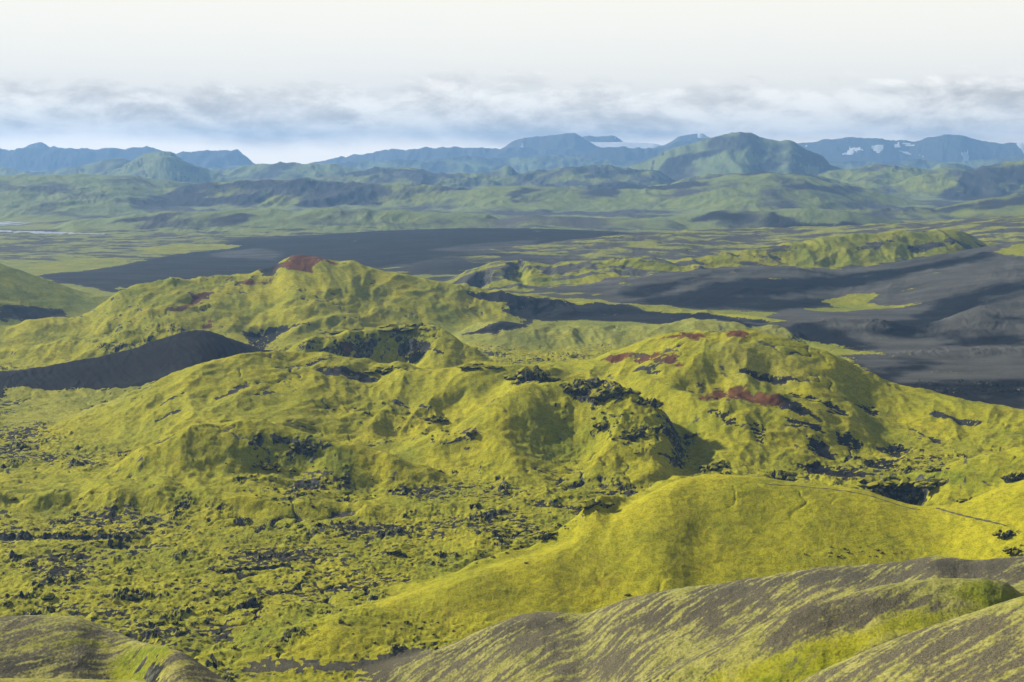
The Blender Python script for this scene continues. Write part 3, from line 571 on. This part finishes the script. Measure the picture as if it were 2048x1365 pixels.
def simple(name, build):
    m = NT_(name); pos = m.n('ShaderNodeNewGeometry').outputs['Position']
    bs = m.n('ShaderNodeBsdfPrincipled'); build(m, pos, bs); m.l(bs.outputs[0], m.out.inputs[0]); return m.m
def snow_b(m, pos, bs):
    m.l(m.mix(m.ramp(m.noise(pos, 1 / 60, 5), .3, .7), (.62, .64, .67), (.86, .87, .88)), bs.inputs['Base Color']); bs.inputs['Roughness'].default_value = .7
def water_b(m, pos, bs):
    bs.inputs['Base Color'].default_value = (.10, .13, .15, 1); bs.inputs['Roughness'].default_value = .12; bs.inputs['IOR'].default_value = 1.33
    bp = m.n('ShaderNodeBump'); bp.inputs['Strength'].default_value = .03; m.l(m.noise(pos, .2, 3), bp.inputs['Height']); m.l(bp.outputs[0], bs.inputs['Normal'])
def rock_b(m, pos, bs):
    n1 = m.noise(pos, .9, 5, .65); n2 = m.noise(pos, .35, 4, .6)
    c = m.mix(m.ramp(n1, .45, .72), (.019, .019, .014), (.12, .12, .095))
    geo = m.n('ShaderNodeNewGeometry'); sx = m.n('ShaderNodeSeparateXYZ'); m.l(geo.outputs['Normal'], sx.inputs[0])
    up = m.ramp(m.val('ADD', sx.outputs[2], m.val('MULTIPLY', m.val('SUBTRACT', n2, .5), 1.6)), .35, .72)
    c = m.mix(up, c, (.25, .235, .014))
    m.l(c, bs.inputs['Base Color']); bs.inputs['Roughness'].default_value = .95; bs.inputs['Specular IOR Level'].default_value = .1
    bp = m.n('ShaderNodeBump'); bp.inputs['Strength'].default_value = .6; bp.inputs['Distance'].default_value = .3; m.l(n1, bp.inputs['Height']); m.l(bp.outputs[0], bs.inputs['Normal'])
def path_b(m, pos, bs):
    m.l(m.mix(m.noise(pos, .8, 4), (.03, .028, .02), (.085, .075, .05)), bs.inputs['Base Color']); bs.inputs['Roughness'].default_value = 1
MSNOW, MWATER, MROCK, MPATH = simple('old_snow', snow_b), simple('lake_water', water_b), simple('mossy_lava_rock', rock_b), simple('trodden_earth', path_b)

# ------------------------------------------------------------------ meshes cut from the one height field
def mesh_from(name, verts, faces, mat, cols=None, smooth=True):
    me = bpy.data.meshes.new(name)
    nv, nf = len(verts), len(faces)
    me.vertices.add(nv); me.vertices.foreach_set('co', np.ascontiguousarray(verts, np.float32).ravel())
    me.loops.add(nf * 4); me.loops.foreach_set('vertex_index', np.ascontiguousarray(faces, np.int32).ravel())
    me.polygons.add(nf); me.polygons.foreach_set('loop_start', np.arange(0, nf * 4, 4, dtype=np.int32))
    if smooth: me.polygons.foreach_set('use_smooth', np.ones(nf, bool))
    for an, arr in (cols or {}).items():
        at = me.attributes.new(an, 'FLOAT_COLOR', 'POINT'); at.data.foreach_set('color', np.ascontiguousarray(arr, np.float32).ravel())
    me.update(calc_edges=True); me.materials.append(mat)
    o = bpy.data.objects.new(name, me); C.objects.link(o)
    return o

VID = np.arange(NR * NT, dtype=np.int32).reshape(NR, NT)
FID = ID[:-1, :-1]
XYZ = np.stack([X, Y, Z], -1).reshape(-1, 3)
cov = cover.reshape(-1, 4); ton = tone.reshape(-1, 4)
OBJ = {}
def cut(mask, name, mat, cols=True, lift=0.0):
    fi, fj = np.where(mask)
    if len(fi) == 0: return None
    q = np.stack([VID[fi, fj], VID[fi, fj + 1], VID[fi + 1, fj + 1], VID[fi + 1, fj]], 1)
    used, inv = np.unique(q, return_inverse=True)
    v = XYZ[used].copy(); v[:, 2] += lift
    return mesh_from(name, v, inv.reshape(-1, 4), mat, {'cover': cov[used], 'tone': ton[used]} if cols else None)
for n_, (nm, lb) in enumerate(LAYERS):
    o = cut(FID == n_, nm, MSNOW if n_ == GLAC else MT)
    if o is None: print('EMPTY LAYER', n_, nm, lb); continue
    o['kind'] = 'structure'; OBJ[n_] = o
    o['label'] = lb if n_ else 'rough lava field under thick yellow-green moss'
    o['category'] = nm.replace('_', ' ')
print('terrain', round(time.time() - T0, 1))

def drape_mask(poly, ragged=0, ns=20):
    pts = [hit(*p_) for p_ in poly]
    sl, d = sdf(pts, 2 + ragged)
    if ragged: d = d + ragged * fbm(X[sl], Y[sl], ns, 3, 55)
    m_ = np.zeros((NR - 1, NT - 1), bool)
    s0 = (slice(sl[0].start, min(sl[0].stop, NR - 1)), slice(sl[1].start, min(sl[1].stop, NT - 1)))
    m_[s0] = (d > 0)[:s0[0].stop - s0[0].start, :s0[1].stop - s0[1].start]
    return m_
for pl in ([(1682,310),(1696,304),(1698,296),(1704,300),(1708,308),(1698,312)], [(1700,299),(1712,296),(1726,303),(1712,306)], [(1740,295),(1752,292),(1766,293),(1764,304),(1756,309),(1746,303)],
           [(1786,290),(1797,288),(1800,296),(1790,297)], [(1800,287),(1815,287),(1829,293),(1824,296),(1808,292)], [(1796,301),(1812,304),(1822,311),(1806,309)], [(1920,308),(1936,303),(1936,314),(1934,328),(1925,318)],
           [(2032,292),(2060,287),(2060,312),(2046,308)], [(1794,323),(1800,323),(1803,327),(1797,327)], [(1609,294),(1616,292),(1612,297)], [(1838,312),(1845,313),(1846,316)]):
    o = cut(drape_mask(pl, 4, 30) & (FID == SNOWM), 'snow_patch', MSNOW, False, 1.5)
    if o: o.parent = OBJ[SNOWM]
for pl, L in (([(1394,270),(1412,269),(1417,277),(1398,277)], 4), ([(1040,294),(1047,289),(1046,293),(1041,297)], 1), ([(1227,275),(1231,281),(1229,282)], 2)):
    o = cut(drape_mask(pl) & (FID == L), 'snow_patch', MSNOW, False, 1.5)
    if o: o.parent = OBJ[L]
for pl, nm, lb in (([(-60,444),(20,444),(64,447),(40,451),(0,453),(-60,454)], 'lake', 'pale sliver of lake water at the left edge'),
                   ([(-60,461),(0,462),(60,464),(130,466),(210,469),(210,471),(130,469),(60,467),(0,465),(-60,464)], 'river', 'thin silver river channel below the lake at the left')):
    o = cut(drape_mask(pl), nm, MWATER, False, .6)
    if o: o['kind'] = 'structure'; o['label'] = lb; o['category'] = nm

# ------------------------------------------------------------------ walking paths
def path(pix, w, label):
    g = [hit(*p_) for p_ in pix]
    pts = []
    for (x0, y0), (x1, y1) in zip(g, g[1:]):
        n_ = max(2, int(math.hypot(x1 - x0, y1 - y0) / 1.5))
        for q_ in range(n_): pts.append((x0 + (x1 - x0) * q_ / n_, y0 + (y1 - y0) * q_ / n_))
    pts.append(g[-1]); pts = np.array(pts)
    for _ in range(3): pts[1:-1] = (pts[:-2] + pts[1:-1] * 2 + pts[2:]) / 4
    d = np.gradient(pts, axis=0); d /= np.maximum(np.linalg.norm(d, axis=1, keepdims=True), 1e-6)
    nx = np.stack([-d[:, 1], d[:, 0]], 1)
    ver = []; fac = []
    for i_, (p_, n_) in enumerate(zip(pts, nx)):
        for s_ in (-1, -.33, .33, 1):
            q_ = p_ + n_ * w * s_ * (.8 + .3 * math.sin(i_ * 1.7))
            ver.append((q_[0], q_[1], height(q_[0], q_[1]) + (.12 if abs(s_) < .5 else .02)))
    for i_ in range(len(pts) - 1):
        for s_ in range(3): a_ = i_ * 4 + s_; fac.append((a_, a_ + 1, a_ + 5, a_ + 4))
    o = mesh_from('path', np.array(ver), np.array(fac), MPATH)
    o['kind'] = 'structure'; o['label'] = label; o['category'] = 'path'
path([(1530,968),(1600,973),(1660,978),(1700,984),(1740,992),(1765,1000),(1800,1012),(1840,1020)], .75, 'narrow dark footpath along the crest of the smooth moss mound')
path([(1872,1016),(1890,1022),(1920,1030),(1960,1039),(2000,1048),(2012,1052)], .7, 'narrow dark footpath crossing the moss towards the right edge')

# ------------------------------------------------------------------ rocks
def rock_mesh(name, seed, sub=3, jag=.35, flat=.7):
    import bmesh
    bm = bmesh.new(); bmesh.ops.create_icosphere(bm, subdivisions=sub, radius=1)
    co = np.array([v_.co[:] for v_ in bm.verts])
    rs = np.random.RandomState(seed)
    for _ in range(9):                                            # broken faces
        nrm = rs.normal(size=3); nrm /= np.linalg.norm(nrm); dd = rs.uniform(.55, .85)
        e = co @ nrm - dd; co -= np.outer(np.maximum(e, 0), nrm)
    s1 = fbm(co[:, 0] + 5 * seed, co[:, 1] + co[:, 2] * .7, .9, 3, seed, .6) + fbm(co[:, 2] + 3 * seed, co[:, 1] - co[:, 0] * .6, .6, 3, seed + 3, .6)
    co *= (1 + jag * s1)[:, None]; co[:, 2] *= flat
    co[:, 2] = np.maximum(co[:, 2], -.45)
    for v_, c_ in zip(bm.verts, co): v_.co = c_
    me = bpy.data.meshes.new(name); bm.to_mesh(me); bm.free(); me.materials.append(MROCK)
    return me
def crag_mesh(name, seed, n=26, spread=1.0):
    """one outcrop of jagged blocks grown together"""
    import bmesh
    bm = bmesh.new(); rs = np.random.RandomState(seed)
    for q_ in range(n):
        c = np.array([rs.uniform(-1, 1) * spread, rs.uniform(-.45, .45), 0]); h_ = (1 - abs(c[0]) ** 2 * .7) * rs.uniform(.35, 1.0); w_ = rs.uniform(.14, .36)
        r0 = bmesh.ops.create_icosphere(bm, subdivisions=2, radius=1)
        co = np.array([v_.co[:] for v_ in r0['verts']])
        for _ in range(7):
            nrm = rs.normal(size=3); nrm /= np.linalg.norm(nrm); e = co @ nrm - rs.uniform(.5, .8); co -= np.outer(np.maximum(e, 0), nrm)
        co *= (1 + .3 * fbm(co[:, 0] + q_ * 3, co[:, 1] + co[:, 2], .8, 3, q_, .6))[:, None]
        a_ = rs.uniform(0, 6.28); tl = rs.uniform(-.35, .35)
        co = co * [w_, w_ * rs.uniform(.7, 1.2), h_ * .75]
        co[:, 0] += co[:, 2] * tl
        co = np.stack([co[:, 0] * math.cos(a_) - co[:, 1] * math.sin(a_), co[:, 0] * math.sin(a_) + co[:, 1] * math.cos(a_), co[:, 2] + h_ * .1], 1) + c
        for v_, c_ in zip(r0['verts'], co): v_.co = c_
    me = bpy.data.meshes.new(name); bm.to_mesh(me); bm.free(); me.materials.append(MROCK)
    return me
ROCKS = [rock_mesh('lava_boulder', 3 + q_, 3, .3 + .1 * (q_ % 3), .65 + .12 * (q_ % 3)) for q_ in range(7)]
def boulder(u, v, wpx, label, group=None, cat='boulder', q_=None):
    x_, y_ = hit(u, v); s = wpx / 2 * math.hypot(y_, CAMZ) / F
    o = bpy.data.objects.new('lava_boulder', ROCKS[rng.randrange(len(ROCKS)) if q_ is None else q_]); C.objects.link(o)
    o.location = (x_, y_, height(x_, y_) + s * .12); o.rotation_euler = (rng.uniform(-.15, .15), rng.uniform(-.15, .15), rng.uniform(0, 6.28))
    o.scale = (s * rng.uniform(.85, 1.15), s * rng.uniform(.8, 1.1), s * rng.uniform(.75, 1.05))
    o['label'] = label; o['category'] = cat
    if group: o['group'] = group
    return o
#@@ROCKS
for u, v, w, lb in ((793,1110,26,'large mossy boulder alone on the flat left of the mound tip'), (1032,1099,15,'dark boulder below the rocky spur of the mound'), (1052,1127,8,'tiny black stone on the smooth moss of the mound'),
                    (268,1196,34,'wide dark lava boulder on the mossy flat at the left'), (95,1196,30,'grey boulder low on the moss at the far left'), (350,1248,16,'round boulder on the flat above the gravel knoll'), (316,1249,26,'mossy boulder beside a smaller round one above the knoll'),
                    (14,1208,26,'dark rock cut by the left edge of the flat'), (1254,1190,12,'rock sitting just above the brown gravel slope'), (498,1163,10,'rock at the right end of a thin fissure on the flat'), (282,1064,16,'pair rock on the brink of the sunken hollow, right one'), (262,1066,15,'pair rock on the brink of the sunken hollow, left one'),
                    (945,868,28,'rusty boulder in front of the hollowed central hill'), (1762,1106,10,'dark rock on the crest of the gravel slope near the right'), (1660,1106,8,'small rock at the edge of the lava hummocks by the slope'), (540,1060,14,'block on the terrace edge left of centre'), (600,1055,16,'block on the terrace edge, second from the left'),
                    (880,1130,10,'small rock at the lower end of the rocky spur'), (27,998,16,'grey boulder in the hollow at the left edge'), (580,1270,22,'low dark boulder on the flat near the gravel strip'), (870,1300,18,'dark rock on the brow of the brown slope')):
    boulder(u, v, w, lb)
ZONES = [([(430,930),(560,905),(720,940),(780,960),(740,1015),(600,1020),(470,990)], 60, 5, 15, 'dark lava block in the rubble below the sunken moss dome', 'lava blocks below the left moss dome'),
         ([(0,1140),(380,1120),(560,1130),(520,1220),(280,1225),(0,1222)], 45, 4, 13, 'small dark lava stone scattered on the moss flat above the gravel knoll', 'stones on the left moss flat'),
         ([(330,1240),(640,1190),(900,1240),(960,1255),(740,1300),(480,1305)], 60, 4, 13, 'small dark lava stone on the mottled flat before the gravel strip', 'stones on the flat before the gravel strip'),
         ([(560,1050),(720,1030),(760,1090),(640,1120),(560,1100)], 30, 4, 12, 'dark stone in the rough lava patch left of the mound', 'stones in the rough lava patch'),
         ([(900,1128),(1060,1075),(1190,1005),(1240,1000),(1120,1070),(960,1130)], 34, 4, 13, 'dark rock studding the narrow spur of the mound', 'rocks along the mound spur'),
         ([(1180,790),(1290,830),(1340,900),(1260,915),(1180,850)], 34, 5, 14, 'black lava block on the broken right face of the central hill', 'lava blocks on the central hill'),
         ([(1590,1112),(1700,1085),(1800,1100),(1860,1104),(1700,1118)], 22, 4, 11, 'grey stone in the hummocks behind the gravel slope', 'stones in the hummocks behind the gravel slope'),
         ([(660,790),(760,800),(920,850),(900,890),(700,850)], 30, 4, 10, 'dark stone in the mossy lava between the left dome and the central hill', 'stones between the central hills')]
from itertools import count
def in_poly(u, v, pl):
    c = False
    for (x0, y0), (x1, y1) in zip(pl, pl[1:] + pl[:1]):
        if (y0 > v) != (y1 > v) and u < (x1 - x0) * (v - y0) / (y1 - y0) + x0: c = not c
    return c
for pl, n_, a_, b_, lb, gp in ZONES:
    us = [p_[0] for p_ in pl]; vs = [p_[1] for p_ in pl]; got = 0
    while got < n_:
        u, v = rng.uniform(min(us), max(us)), rng.uniform(min(vs), max(vs))
        if in_poly(u, v, pl):
            boulder(u, v, a_ + (b_ - a_) * rng.random() ** 2.5, lb, gp, 'stone' if b_ < 12 else 'boulder'); got += 1
CR = [(1065,752,48,20,'black jagged crag capping the small central knoll'), (1170,775,42,22,'black craggy outcrop on the left of the central rim'), (1225,785,46,20,'black craggy outcrop on the right of the central rim'),
      (1292,806,32,14,'low broken crag at the right end of the central rim'), (1555,955,34,20,'dark rock wall behind the crest path of the moss mound'), (1240,745,0,0,''), (528,930,30,14,'dark fissured outcrop in the sunken moss dome'),
      (608,893,24,16,'upright slab of lava in the sunken moss dome'), (838,712,22,18,'pointed black pinnacle at the foot of the horseshoe crater'), (1190,1008,36,10,'dark crag at the top of the rocky spur'), (1100,1072,26,12,'dark crag halfway down the rocky spur'),
      (1780,966,60,16,'black rock wall inside the right crater, left part'), (1880,966,50,14,'black rock wall inside the right crater, right part'), (1880,940,30,8,'dark rim rocks on the hill behind the right crater'), (2035,955,26,16,'dark outcrop on the hill at the right edge'), (1935,1000,20,7,'black hole-edged rock right of the crater lip'),
      (2020,1068,30,12,'dark lava rocks at the end of the footpath'), (2040,1100,30,12,'dark lava rocks at the right edge above the gravel slope'), (700,660,70,9,'black rocky rim of the horseshoe crater, left part'), (820,655,60,9,'black rocky rim of the horseshoe crater, right part'),
      (1280,870,26,14,'black outcrop on the broken right face of the central hill'), (1210,850,24,12,'rugged outcrop low on the central hollow'), (960,733,40,8,'dark rim rocks on the moss dome left of the ravine'), (780,740,40,8,'dark rocky ledge on the fold behind the moss dome'), (870,838,26,10,'dark hollow rocks left of the central hill'),
      (1440,935,40,14,'grey crag at the foot of the red-patched hill'), (300,1280,0,0,'')]
for q_, (u, v, w, h_, lb) in enumerate(CR):
    if not w: continue
    x_, y_ = hit(u, v); s = w * math.hypot(y_, CAMZ) / F; hh = h_ * 1.5 * y_ / F
    o = bpy.data.objects.new('lava_crag', crag_mesh('lava_crag', 200 + q_)); C.objects.link(o)
    zl = min(height(x_ + k_ * s * .8, y_) for k_ in (-1, -.5, 0, .5, 1)); zz = height(x_, y_)
    o.location = (x_, y_, zz - .15 * hh); o.scale = (s, s * .8, hh); o.rotation_euler = (0, 0, rng.uniform(-.25, .25))
    o['label'] = lb; o['category'] = 'rock outcrop'
print('rocks', round(time.time() - T0, 1))

# ------------------------------------------------------------------ haze
def haze():
    import bmesh
    bm = bmesh.new(); bmesh.ops.create_cube(bm, size=1)
    zlo = float(Z.min()) - 1.0; zhi = float(Z.max()) + 40.0
    for v_ in bm.verts: v_.co = (v_.co.x * 48000, 9000 + v_.co.y * 18600, zlo if v_.co.z < 0 else zhi)
    me = bpy.data.meshes.new('haze'); bm.to_mesh(me); bm.free()
    o = bpy.data.objects.new('haze', me); C.objects.link(o); o['kind'] = 'stuff'; o['label'] = 'blue haze lying over the distant mountains'; o['category'] = 'haze'
    m = bpy.data.materials.new('blue_haze'); m.use_nodes = True; m.node_tree.nodes.clear()
    out = m.node_tree.nodes.new('ShaderNodeOutputMaterial'); v = m.node_tree.nodes.new('ShaderNodeVolumePrincipled')
    v.inputs['Color'].default_value = (.29, .56, .98, 1); v.inputs['Density'].default_value = 7e-5; v.inputs['Anisotropy'].default_value = 0.15
    m.node_tree.links.new(v.outputs[0], out.inputs['Volume']); me.materials.append(m)
haze()

# ------------------------------------------------------------------ sky and sun
AZ, EL = math.radians(-60), math.radians(29)
sd = (math.sin(AZ) * math.cos(EL), math.cos(AZ) * math.cos(EL), math.sin(EL))
from mathutils import Vector
sun = bpy.data.lights.new('sun', 'SUN'); sun.energy = 5.0; sun.angle = math.radians(2.0); sun.color = (1, .95, .86)
so = bpy.data.objects.new('sun', sun); C.objects.link(so); so.location = (0, 0, 900)
so.rotation_euler = (-Vector(sd)).to_track_quat('-Z', 'Y').to_euler()

w = bpy.data.worlds.new('World'); sc.world = w; w.use_nodes = True
t = w.node_tree; t.nodes.clear()
class W(NT_):
    def __init__(s): s.t = t
W = W()
out = W.n('ShaderNodeOutputWorld')
sky = W.n('ShaderNodeTexSky'); sky.sky_type = 'NISHITA'; sky.sun_disc = False; sky.sun_elevation = EL; sky.sun_rotation = AZ; sky.altitude = 700
geo = W.n('ShaderNodeNewGeometry'); tc = W.n('ShaderNodeTexCoord')
sx = W.n('ShaderNodeSeparateXYZ'); W.l(tc.outputs['Generated'], sx.inputs[0])
az = W.val('ARCTAN2', sx.outputs[0], sx.outputs[1]); el = W.val('ARCSINE', sx.outputs[2])
def cvec(du, dv, ku, kv, off=0.0):
    c_ = W.n('ShaderNodeCombineXYZ'); W.l(W.val('MULTIPLY_ADD', az, F / ku, du), c_.inputs[0]); W.l(W.val('MULTIPLY_ADD', el, F / kv, dv), c_.inputs[1]); c_.inputs[2].default_value = off
    return c_.outputs[0]
#@@SKY
den = W.noise(cvec(0, 0, 135, 55), 1, 10, .64, .25); den_up = W.noise(cvec(.12, .34, 135, 55), 1, 10, .64, .25)
den2 = W.noise(cvec(3.1, 7.7, 560, 110), 1, 4, .5, .3)
elp = W.val('MULTIPLY', el, F)                                     # rows above eye level
edge = W.val('MULTIPLY_ADD', W.val('SUBTRACT', W.noise(cvec(1.7, 0, 420, 4000), 1, 3, .5), .5), 100, 138)
band = W.ramp(W.val('SUBTRACT', W.val('MULTIPLY_ADD', W.val('SUBTRACT', den, .5), 170, edge), elp), -10, 26)
shade = W.ramp(W.val('ADD', W.val('MULTIPLY', W.val('SUBTRACT', den, den_up), 1.7), W.val('MULTIPLY_ADD', den2, -1.7, 1.36)), .05, .95)
cloud = W.mix(shade, (.43, .42, .405), (.80, .775, .715))
upper = W.mix(W.ramp(elp, 60, 330), (.675, .66, .61), (.72, .70, .63))
thin = W.mix(W.val('MULTIPLY', W.ramp(W.noise(cvec(9, 2, 500, 120), 1, 6, .6, .4), .52, .8), .35), upper, (.64, .655, .66))
col = W.mix(band, thin, cloud)
low = W.ramp(W.val('ADD', elp, W.val('MULTIPLY', W.val('SUBTRACT', den2, .5), 90)), 46, -4)
col = W.mix(W.val('MULTIPLY', low, .85), col, (1.65, 1.42, 1.12))
# high sky: broken cloud over blue, dimmer than the bright rim of the horizon
bg1 = W.n('ShaderNodeBackground'); W.l(col, bg1.inputs[0]); bg1.inputs[1].default_value = 1.0
bg2 = W.n('ShaderNodeBackground'); W.l(sky.outputs[0], bg2.inputs[0]); bg2.inputs[1].default_value = .05
mx = W.n('ShaderNodeMixShader'); W.l(W.ramp(el, .13, .34), mx.inputs[0]); W.l(bg1.outputs[0], mx.inputs[1]); W.l(bg2.outputs[0], mx.inputs[2])
bg3 = W.n('ShaderNodeBackground'); W.l(W.mix(W.ramp(W.noise(tc.outputs['Generated'], 3.5, 6, .6, .3), .35, .7), (.10, .11, .12), (.30, .30, .29)), bg3.inputs[0])
mx2 = W.n('ShaderNodeMixShader'); mx2.inputs[0].default_value = .6; W.l(bg2.outputs[0], mx2.inputs[1]); W.l(bg3.outputs[0], mx2.inputs[2]); W.l(mx2.outputs[0], mx.inputs[2])
W.l(mx.outputs[0], out.inputs[0])

# ------------------------------------------------------------------ camera and view
cam = bpy.data.cameras.new('camera'); co_ = bpy.data.objects.new('camera', cam); C.objects.link(co_)
co_.location = (0, 0, CAMZ); co_.rotation_euler = (math.pi / 2 - PITCH, 0, 0)
cam.sensor_width = 36; cam.lens = F * 36 / 2048; cam.clip_start = .5; cam.clip_end = 60000
sc.camera = co_
sc.view_settings.view_transform = 'Standard'; sc.view_settings.look = 'None'; sc.view_settings.exposure = .55; sc.view_settings.gamma = 1
sc.cycles.volume_bounces = 0; sc.cycles.use_adaptive_sampling = False; sc.cycles.max_bounces = 5; sc.cycles.diffuse_bounces = 3
sc.cycles.use_denoising = True
print('done', round(time.time() - T0, 1))
